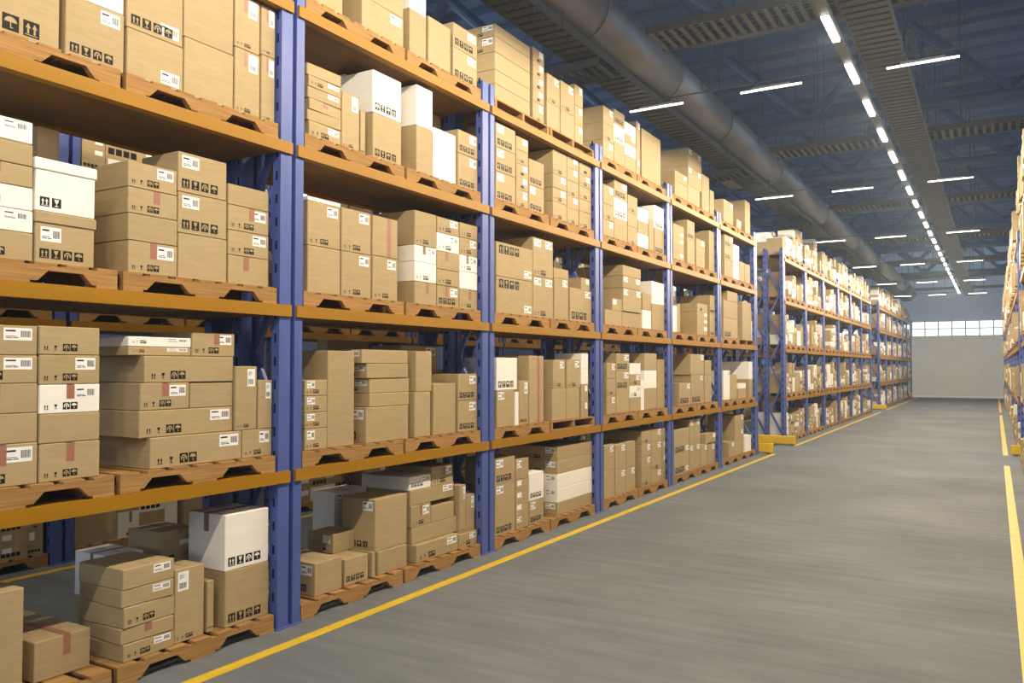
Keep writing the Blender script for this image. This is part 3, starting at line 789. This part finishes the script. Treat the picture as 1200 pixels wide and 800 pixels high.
def marks(b, F, w, h, big, lod=0, n=4):
    if big:
        s = min(.095, w*.155, h*.3); u = w*.07; g = s*1.25; v = .03
        ks = ('up', 'glass', 'rec', 'umb') if n == 2 or int(w*1000) % 2 else ('rec', 'glass', 'umb', 'up')
        for i, k in enumerate(ks[:n]): icon(b, F, u+i*g, v, s, k, True, lod=lod)
    else:
        s = min(.07, w*.115, h*.32); u = w*.06; g = s*1.1; v = .022
        for i, k in enumerate(('up', 'glass')):
            if not lod: icon(b, F, u+i*g*1.2, v, s*.85, k, False)
        for i, k in enumerate(('rec', 'umb')): icon(b, F, u+(2.5+i)*g, v, s, k, True, lod=lod)
def label_mb(F, lw, lh, vertical=False):
    b = MB(); e0, e1 = .0006, .0012
    b.poly([F(0, 0, e0), F(lw, 0, e0), F(lw, lh, e0), F(0, lh, e0)], 0)
    def r(u0, v0, u1, v1, m): b.poly([F(u0*lw, v0*lh, e1), F(u1*lw, v0*lh, e1), F(u1*lw, v1*lh, e1), F(u0*lw, v1*lh, e1)], m)
    if vertical:
        for i in range(5): r(.15, .62+.05*i, .3+.1*((i*3) % 5), .64+.05*i, 1)
        for i in range(9): r(.15+.075*i, .12, .15+.075*i+(.03 if i % 3 else .05), .42, 1)
    else:
        r(.07, .70, .42, .82, 1); r(.07, .18, .30, .24, 1); r(.33, .18, .52, .24, 1); r(.07, .3, .46, .35, 2)
        for i in range(9): r(.60+.04*i, .25, .60+.04*i+(.018 if i % 3 else .028), .78, 2 if i % 2 else 1)
    return b
def carton_parts(w, d, h, ft, near=True, simple=False):
    """body mesh builder + child builders; origin at the middle of the base, aisle face at +d/2"""
    b = MB(); ch = []
    fx = d/2
    if simple: b.quadbox(-d/2, d/2, -w/2, w/2, 0, h)
    elif 'O' in ft:
        b.bbox(-d/2, d/2, -w/2, w/2, 0, h-.004, .005)
        l = MB(); lh = min(.09, h*.22); l.bbox(-d/2-.009, d/2+.009, -w/2-.009, w/2+.009, h-lh, h, .006); ch.append(('lid', l, None))
    else:
        b.bbox(-d/2, d/2, -w/2, w/2, 0, h, .005)
        b.poly([(-d/2+.01, -.0025, h+.0006), (d/2-.01, -.0025, h+.0006), (d/2-.01, .0025, h+.0006), (-d/2+.01, .0025, h+.0006)], 2)
    FF = lambda u0, v0: on_front(fx, -w/2+u0, v0)
    lod = 0 if near else 1
    if 'M' in ft: marks(b, FF(0, 0), w, h, True, lod, 2 if '2' in ft else 4)
    if 'N' in ft: marks(b, FF(0, h-.03-min(.095, w*.155, h*.3)-.03), w, h, True, lod)
    if 'm' in ft: marks(b, FF(0, 0), w, h, False, lod)
    def lab(u, v, lw, lh, vert=False, side=False):
        F = on_side(-w/2, u, v) if side else on_front(fx, -w/2+u, v)
        ch.append(('shipping_label', label_mb(F, lw, lh, vert), [M_PAPER, M_INK, M_GREYINK]))
    small = h < .16
    lw = min(.17, w*.34); lh = min(.085, h*.42)
    if w < .27 and h > .22: lw, lh, vert = min(.1, w*.36), min(.13, h*.33), True
    else: vert = False
    top = h-lh-min(.02, h*.08)-(min(.09, h*.22) if 'O' in ft else 0)
    if 'L' in ft: lab(w-lw-.03*min(1, w/.3), top, lw, lh, vert)
    if 'l' in ft: lab(.03*min(1, w/.3), top if 'M' not in ft else top-.0, lw, lh, vert)
    if 'R' in ft: lab(w-lw-.03, h*.08, lw, lh, vert)
    if 'S' in ft:
        slw = min(.14, d*.3); lab(d/2-slw-.03, top, slw, lh, False, True)
        tall = h > .22; F = on_side(-w/2, -d/2+(.02 if tall else d*.42), 0); marks(b, F, d*.9 if tall else min(d*.5, .4), h, tall, lod)
    tw = min(.055, w*.13)
    if 'T' in ft:
        t = MB(); u = w*(.5+.07*((int(w*1000) % 3)-1)); th = min(.12, h*.5)
        t.quadbox(fx+.0002, fx+.0014, -w/2+u-tw/2, -w/2+u+tw/2, h-th, h-.002)
        t.quadbox(-d/2+.01, fx+.0014, -w/2+u-tw/2, -w/2+u+tw/2, h+.0008, h+.0016); ch.append(('packing_tape', t, [M_BTAPE if ft[0] == 'w' and 'm' not in ft else M_TAPE]))
    if 'Y' in ft:
        t = MB(); th = min(.13, h*.4)
        t.quadbox(-tw/2, tw/2, -w/2-.0014, w/2+.0014, h+.0008, h+.0016)
        t.quadbox(-tw/2, tw/2, -w/2-.0014, -w/2-.0002, h-th, h-.001); ch.append(('packing_tape', t, [M_BTAPE]))
    if 'V' in ft:
        t = MB(); t.quadbox(fx+.0002, fx+.0014, w*.08, w*.22, .004, h-.004); ch.append(('packing_tape', t, [M_TAPE]))
    return b, ch
# choose the 300 that show largest
CAMP = Vector((0, 0, 2))
def in_frame(x, y, z):
    s, c = math.sin(.532699), math.cos(.532699); d = -x*s+y*c
    if d < .3: return False
    px = 600+960*(x*c+y*s)/d; py = 430-960*(z-2)/d
    return -10 < px < 1210 and -10 < py < 810
def show(c):
    if not any(in_frame(c[7], y, z) for y in (c[3]+.02, c[4]-.02) for z in (c[5]+.02, c[6]-.02)): return 0
    return (c[4]-c[3])*(c[6]-c[5])/((Vector((c[7], (c[3]+c[4])/2, (c[5]+c[6])/2))-CAMP).length**2)*(.35 if c[7] < -5 else 1)
recs = []
for c in CARTONS:
    bay, lev, col, y0, y1, z0, z1, x, d, ft = c
    lim = BASE[lev+1]-.10 if lev < 4 else 99
    if z1 > lim: z1 = lim
    if z1-z0 < .02: continue
    recs.append((bay, lev, col, y0+.0008, y1-.0008, z0, z1, x, d, ft))
order = sorted(recs, key=show, reverse=True)
keep = set(id(r) for r in order[:298])
LEVN = ['floor level', 'lowest shelf', 'second shelf', 'third shelf', 'top shelf']
STOCK = MB()        # every smaller carton: one mass
def put_stock(x, y, z, w, d, h, ft, sx=1):
    b, ch = carton_parts(w, d, h, ft, near=False, simple=True)
    mo = 3 if ft[0] == 'w' else 0
    def add(q, mm):
        n = len(STOCK.v); STOCK.v += [(x+sx*v[0], y+v[1], z+v[2]) for v in q.v]
        STOCK.f += [tuple(i+n for i in f) for f in q.f]; STOCK.mi += [mm(i) for i in q.mi]
    add(b, lambda i: {0: mo, 1: 1, 2: 2}[i])
    for n_, q, m_ in ch:
        if n_ == 'shipping_label': q.v = q.v[:4]; q.f = q.f[:1]; q.mi = q.mi[:1]; add(q, lambda i: 4)
        elif n_ == 'packing_tape': add(q, lambda i: 5)
# where each carton stands, in words
used = {}
def shape_word(w, h):
    r = h/w
    if r < .38: return 'flat'
    if r < .75: return 'low'
    if r < 1.25: return 'square'
    if r < 2.1: return 'tall'
    return 'slim'
comp = {}
for r in recs: comp.setdefault((r[0], r[1]), []).append(r)
seenlab = {}
for (bay, lev), rs in comp.items():
    front = [r for r in rs if r[7] > -5.1]; back = [r for r in rs if r[7] <= -5.1]
    zb = min(r[5] for r in rs)
    bases = sorted([r for r in front if r[5] < zb+.03], key=lambda r: r[3])
    bb = sorted([r for r in back if r[5] < zb+.03], key=lambda r: r[3])
    groups = {}
    for r in rs:
        src_ = bases if r in front else bb
        yc = (r[3]+r[4])/2
        if not src_: gi = 0
        else: gi = min(range(len(src_)), key=lambda i: (0 if src_[i][3] <= yc <= src_[i][4] else 1, abs((src_[i][3]+src_[i][4])/2-yc)))
        groups.setdefault((r in front, gi), []).append(r)
    for (isf, gi), g in groups.items():
        g.sort(key=lambda r: (r[5], r[3]))
        for k, r in enumerate(g):
            w, h = r[4]-r[3], r[6]-r[5]; ft = r[9]
            if id(r) not in keep:
                put_stock(r[7]-r[8]/2, (r[3]+r[4])/2, r[5], w, r[8], h, ft); continue
            colr = 'white' if ft[0] == 'w' else 'brown'
            same = [q for q in g if abs(q[5]-r[5]) < .03]
            if len(g) == 1: pos = 'alone in'
            elif k == len(g)-1: pos = 'topping'
            elif k == 0: pos = 'bottom of'
            else: pos = ORD[k]+' up in'
            st = ('%s %sstack from left' % (ORD[gi], '' if isf else 'rear '))
            adj = 'labelled ' if set('LlRS') & set(ft) else ('taped ' if 'T' in ft else '')
            lab = '%s %s %scarton %s %s, %s, %s bay' % (colr, shape_word(w, h), adj, pos, st, LEVN[lev], ORD[bay])
            b, ch = carton_parts(w, r[8], h, ft)
            m0 = M_WHITE if ft[0] == 'w' else M_CARD
            o = b.obj('carton', [m0, M_INK, M_SEAM], None, (r[7]-r[8]/2, (r[3]+r[4])/2, r[5]))
            if lab in seenlab: print('SAME', lab)
            seenlab[lab] = 1
            if 'J' in ft: o.rotation_euler.z = math.radians((1.6, -1.3, 2.2, -.6, 1.0, -2.0)[k % 6])
            tag(o, lab, 'carton', 'cartons on the %s of the near rack' % LEVN[lev])
            for n, q, mm in ch:
                q.obj(n, mm or [m0], o)
# --- stock of the distant racks, and the unseen second rows that fill the pallets
def fill(xf, ys, bays, sx, levs=range(5), hmax=.82, depthrows=True, rr=random.Random(21), hmul=1.0, wp=.17, o0=.03, o1=.07):
    for bay in bays:
        for lev in levs:
            for s in (0, 1):
                yc = ys+bay*BAY+PALOFF[s]; z = BASE[lev]+PH+.001
                hm = hmax if lev < 4 else hmax*1.15
                for row in ((0, 1) if depthrows else (0,)):
                    y = yc-PW/2+.02; style = rr.random(); base_h = rr.uniform(.55, 1.0)*hm*(1 if row == 0 else .9)*hmul
                    while y < yc+PW/2-.12:
                        w = min(rr.uniform(.22, .52), yc+PW/2-.02-y)
                        if yc+PW/2-.02-(y+w) < .14: w = yc+PW/2-.02-y
                        H = base_h*rr.uniform(.75, 1.05) if style < .55 else rr.uniform(.35, 1)*hm*hmul
                        n = max(1, round(H/rr.choice((.12, .2, .3, .45)))); d = rr.uniform(.36, .42)
                        zz = z; off = rr.uniform(o0, o1)
                        if rr.random() < .06: y += w; continue
                        for k in range(n):
                            h = H/n; wh = rr.random() < wp
                            ft = ('w' if wh else 'b')+rr.choice(('m', 'M', 'L', 'Lm', 'ML', 'TLm', '', 'l', 'lM', 'L'))
                            put_stock(xf+sx*(-off-row*.44-d/2), y+w/2, zz+.0005, w-.006, d, h-.001, ft, sx); zz += h
                        y += w
fill(XP-.005, BLK[1], range(NB), 1, hmax=.86, wp=.3)
fill(XP-.005, BLK[2], range(NB), 1, hmax=.86, rr=random.Random(5), wp=.3)
fill(XQ+.005, BLK[1], range(NB), -1, rr=random.Random(9), o0=-.09, o1=.01)
fill(XQ+.005, BLK[2], range(NB), -1, rr=random.Random(11), o0=-.09, o1=.01, depthrows=False)
fill(XQ+.005, BLK[0], range(NB), -1, rr=random.Random(12), o0=-.09, o1=.01, depthrows=False)
fill(XB-.005, BLK[0]+.3, range(NB), 1, rr=random.Random(13))
fill(XB-.005, BLK[1]+.3, range(NB), 1, rr=random.Random(14), depthrows=False)
# rear rows of the near rack, kept below the front rows
rr = random.Random(31)
for (bay, lev), rs in comp.items():
    blocks = [r for r in rs]
    for s in (0, 1):
        yc = BLK[0]+bay*BAY+PALOFF[s]; y = yc-PW/2+.03
        while y < yc+PW/2-.15:
            w = min(rr.uniform(.2, .42), yc+PW/2-.02-y)
            near = [r for r in rs if r[3] < y+w+.01 and r[4] > y-.01]
            xb = min([r[7]-r[8] for r in near], default=-5.15)
            tops = [r[6] for r in near if r[7] > -5.1]
            zt = (min(tops)-.03) if tops else BASE[lev]+PH+.25
            x1 = min(xb-.01, -5.2); d = min(.40, x1+5.60)
            z = BASE[lev]+PH+.001
            if d > .12 and zt-z > .12:
                n = rr.choice((1, 2, 2, 3))
                for k in range(n): put_stock(x1-d/2, y+w/2, z+k*(zt-z)/n+.0005, w-.006, d, (zt-z)/n-.001, rr.choice(('b', 'bL', 'wm', 'bm', 'bT')))
            y += w
tag(STOCK.obj('carton', [M_CARD, M_INK, M_SEAM, M_WHITE, M_PAPER, M_TAPE]), 'brown and white cartons stacked in the distant racks and rear rows', 'cartons', kind='stuff')

# ---------------------------------------------------------------- roof steel
XA, XZ = -13.1, 6.4
k = 0
b0 = None
for yk in (1.75, 7.55, 13.35, 19.15, 24.95, 30.75, 36.55, 42.35, 48.15, 53.95):
    k += 1
    if b0 is None:
        b = MB(); zb, zt = 7.5, 9.45
        b.bar((XL+.02, 0, zb), (XR-.02, 0, zb), .25, .25, n=12); b.bar((XL+.02, 0, zt), (XR-.02, 0, zt), .22, .26)
        x = -3.5-3.9*3; up = True
        while x < XR-2:
            for q in (x-1.95, x+1.95):
                if XL < q < XR: b.bar((x, 0, zb+.05), (q, 0, zt-.06), .21, n=10)
            b.quadbox(x-.2, x+.2, -.02, .02, zb-.02, zb+.32)
            x += 3.9
        b0 = b.mesh('roof_truss', M_STEEL, False)
    tag(link('roof_truss', b0, None, (0, yk, 0)), '%s roof truss of round steel tubes from the camera' % ORD[k-1], 'roof truss', 'tubular roof trusses', 'structure')
for j, xx in enumerate((-14, -11, -8, -5.45, -1.55, 2.35, 6)):
    b = MB(); b.quadbox(-.06, .06, YN, WALL_Y, 9.56, 9.745); tag(b.obj('roof_purlin', M_STEEL, None, (xx, 0, 0)), kind='structure')
yk = YN+1.5; b = MB()

# ---------------------------------------------------------------- duct
DX, DZ, DR = -4.8, 6.86, .425
d_ = empty('air_duct', (DX, 24, DZ)); tag(d_, 'big round galvanised air duct hanging along the left side of the aisle', 'air duct')
def tube(y0, y1, r, n=40, cap=True):
    b = MB(); b.prism([(r*math.cos(2*PI*i/n), r*math.sin(2*PI*i/n)) for i in range(n)], 'y', y0-24, y1-24); return b
seg = [(-13, 4.0), (4.0, 7.0), (7.0, 10.0), (10.0, 13.0), (13.0, 16.0), (16.0, 20.5), (20.5, 27), (27, 33.5), (33.5, 40), (40, 47), (47, 53), (53, 59.6)]
for i, (a, c) in enumerate(seg):
    o = tube(a, c-.004, DR).obj('duct_section', M_DUCT, d_, smooth=True)
    for p in o.data.polygons:
        if len(p.vertices) > 4: p.use_smooth = False
    b = tube(c-.03, c+.03, DR+.012); f = b.obj('joint_ring', M_DUCT, d_, smooth=True)
    for p in f.data.polygons:
        if len(p.vertices) > 4: p.use_smooth = False
for y in (20.2, 41.5):
    b = MB(); b.bbox(-.95, -.2, y-24-.5, y-24+.5, -.34, .1, .02); b.obj('outlet_box', M_DUCT, d_)
b = MB(); b.bar((0, 0, 0), (0, 0, 9.56-DZ), .014, n=6); ME_ROD1 = b.mesh('hanger_rod', M_ROD)
for y in range(2, 60, 4):
    for sx in (-1, 1): link('hanger_rod', ME_ROD1, d_, (sx*(DR+.004), y-24, 0))

# ---------------------------------------------------------------- cable trays
def ladder(L, W, along, pitch=.24, rw=.045):
    rails = []
    for s in (-1, 1):
        b = MB()
        if along == 'y': b.quadbox(*sorted((s*W/2, s*(W/2-.02))), 0, L, 0, .11)
        else: b.quadbox(0, L, *sorted((s*W/2, s*(W/2-.02))), 0, .11)
        rails.append(b)
    b = MB(); t = pitch/2
    while t < L:
        if along == 'y': b.quadbox(-W/2+.02, W/2-.02, t-rw, t+rw, .005, .03)
        else: b.quadbox(t-rw, t+rw, -W/2+.02, W/2-.02, .005, .03)
        t += pitch
    return rails, b
def cables(L, W, along):
    b = MB(); r = random.Random(3)
    for k in range(7):
        o = -W/2+.06+k*(W-.12)/6
        if along == 'y': b.bar((o, .05, .045+.01*(k % 2)), (o, L-.05, .045+.01*(k % 2)), .03, n=6)
        else: b.bar((.05, o, .045+.01*(k % 2)), (L-.05, o, .045+.01*(k % 2)), .03, n=6)
    return b
def tray(x, y, z, L, W, along, label, pitch, cab=True, rod_every=4.0, u0=1.0, rtop=9.7):
    t = empty('cable_tray', (x, y, z)); tag(t, label, 'cable tray', 'ladder cable trays under the roof')
    rails, rg = ladder(L, W, along, pitch, pitch*(.34 if along == 'y' else .22))
    for q in rails: q.obj('side_rail', M_TRAY, t)
    rg.obj('rungs', M_TRAY, t)
    if cab: cables(L, W, along).obj('cables', mat('cable_sheath', (.03, .03, .035), .5) if 'cable_sheath' not in bpy.data.materials else bpy.data.materials['cable_sheath'], t)
    b = MB(); b.bar((0, 0, 0), (0, 0, rtop-z), .014); me = b.mesh('hanger_rod', M_ROD); u = u0
    while u < L:
        for s in (-1, 1):
            p = (s*(W/2+.008), u) if along == 'y' else (u, s*(W/2+.008))
            link('hanger_rod', me, t, (p[0], p[1], 0))
        u += rod_every
tray(-1.33, -4, 6.47, 63, .56, 'y', 'long ladder cable tray beside the row of lights above the aisle', .20, True, 3.65, 5.8)
tray(-4.88, -4, 6.285, 63, .50, 'y', 'long ladder cable tray hanging under the big air duct', .2, True, 3.65, 5.8, 6.535)
for i, yk in enumerate((3.6, 10.95, 18.2, 25.5, 32.8, 40.1, 47.4, 54.7)):
    tray(-4.1, yk, 6.6, 9.5, .72, 'x', '%s cable tray crossing over the aisle right of the duct' % ORD[i], .14, True, 2.6)
    tray(-5.6, yk-.4, 6.17, .95, .64, 'x', '%s short cable tray crossing below the duct tray' % ORD[i], .14, False, 9, .1)

# ---------------------------------------------------------------- lamps
tr = empty('light_trunking', (ROWX, 0, 6.13)); tag(tr, 'grey trunking carrying the row of lights along the aisle', 'light trunking')
b = MB(); b.quadbox(-.06, .06, -10, 52.4, .0, .07); b.obj('channel', M_TRUNK, tr)
b = MB(); b.bar((0, 0, .07), (0, 0, 9.7-6.13), .014); me = b.mesh('hanger_rod', M_ROD)
for k in range(-3, 14): link('hanger_rod', me, tr, (0, 1.8+3.65*k, 0))
def lamp(name, x, y, z, L, W, along, label, group):
    o = empty(name, (x, y, z)); tag(o, label, 'light', group)
    h = (L/2, W/2) if along == 'x' else (W/2, L/2)
    a = MB(); a.bbox(-h[0] if along != 'x' else -h[0]*.6, h[0] if along != 'x' else h[0]*.6, -h[1]*(.5 if along == 'x' else 1), h[1]*(.5 if along == 'x' else 1), .03 if along == 'x' else .0215, .07 if along == 'x' else .029, .004); a.obj('housing', M_HOUSE, o)
    a = MB(); a.quadbox(-h[0]+.01, h[0]-.01, -h[1]+.006, h[1]-.006, -.008 if along == 'y' else .008, .0295 if along == 'x' else .021); a.obj('diffuser', M_BAT if along == 'x' else M_TUBE, o)
    if along == 'y':
        ld = bpy.data.lights.new('lamp_spot', 'SPOT'); ld.energy = SPOT; ld.color = (1.0, .86, .65); ld.spot_size = PI*.985; ld.spot_blend = .12; ld.shadow_soft_size = .03
        link('lamp_spot', ld, o, (0, 0, -.045))
    if along == 'x':
        for s in (-1, 1):
            a = MB(); a.bar((s*(h[0]*.5), 0, .07), (s*(h[0]*.5), 0, .125), .016); a.obj('clip', M_ROD, o)
nth = lambda i: ORD[i] if i < 12 else ('thirteenth fourteenth fifteenth sixteenth seventeenth eighteenth nineteenth twentieth twenty-first twenty-second twenty-third twenty-fourth twenty-fifth'.split())[i-12]
NUM = ['first', 'second', 'third', 'fourth', 'fifth', 'sixth', 'seventh', 'eighth', 'ninth', 'tenth']
i = 0
for k in range(-7, 24):
    y = 10.45+1.77*k
    if y > 52: break
    if k >= 0: lab = '%s visible lit panel of the row over the aisle, counted away from the camera' % nth(k)
    else: lab = '%s lit panel of the aisle row, counted back over the camera from the picture edge' % nth(-k-1)
    lamp('linear_light', ROWX, y, 6.101, .84, .10, 'y', lab, 'lit panels in the row over the aisle')
CROSS = [(-4.55, 'over the left rack edge'), (-2.78, 'between duct and tray'), (-.78, 'right of the tray')]
for j, y in enumerate((-3.8, 4.2, 12.2, 20.2, 28.2, 36.2, 44.2, 52.2)):
    for x, wd in CROSS:
        lamp('batten_light', x, y, 6.08, .9, .036, 'x', 'slim hanging batten light %s, %s crossing row' % (wd, ORD[j]), 'batten lights across the aisle')
    b = MB(); b.bar((-5.0, 0, 0), (-.34, 0, 0), .018)
    t = b.obj('light_support_rod', M_ROD, None, (0, y, 6.2135)); b = MB(); b.bar((0, 0, 0), (0, 0, 9.7-6.2135), .009); me = b.mesh('suspension_wire', M_ROD)
    for xx in (-3.6, -2.4, -.95, -.45): link('suspension_wire', me, t, (xx, 0, 0))
    tag(t, 'thin rod carrying the batten lights of the %s crossing row' % ORD[j], 'support rod', 'rods between batten lights')
for j, y in enumerate((6, 14, 22, 30, 38, 46)):
    lamp('linear_light', -6.95, y, 6.101, 1.2, .13, 'y', '%s lit panel over the aisle behind the left racks' % ORD[j], 'lit panels behind the left racks')

# ---------------------------------------------------------------- daylight
w = bpy.data.worlds.new('world'); bpy.context.scene.world = w; w.use_nodes = True
bg = w.node_tree.nodes['Background']; bg.inputs['Color'].default_value = (.6, .75, 1, 1); bg.inputs['Strength'].default_value = .3

# thin dusty haze in the air of the hall
if HAZE:
    nt = w.node_tree; vs = nt.nodes.new('ShaderNodeVolumeScatter'); vs.inputs['Density'].default_value = HAZE
    vs.inputs['Color'].default_value = (.62, .80, 1, 1); vs.inputs['Anisotropy'].default_value = .3
    nt.links.new(vs.outputs[0], nt.nodes['World Output'].inputs['Volume'])

# ---------------------------------------------------------------- camera
cam = bpy.data.cameras.new('camera'); co = bpy.data.objects.new('camera', cam); COL.objects.link(co)
cam.sensor_width = 36; cam.lens = 960.1/1200*36
co.location = (0, 0, 2.0); co.rotation_euler = (PI/2+.0313454, 0, .532699)
cam.clip_end = 300
sc = bpy.context.scene; sc.camera = co
sc.view_settings.view_transform = 'Standard'; sc.view_settings.look = 'None'
sc.view_settings.gamma = 1; sc.view_settings.use_curve_mapping = False
sc.view_settings.exposure = EXPO
sc.cycles.use_denoising = True
sc.cycles.max_bounces = 8; sc.cycles.diffuse_bounces = 5; sc.cycles.glossy_bounces = 3
sc.cycles.sample_clamp_indirect = 6
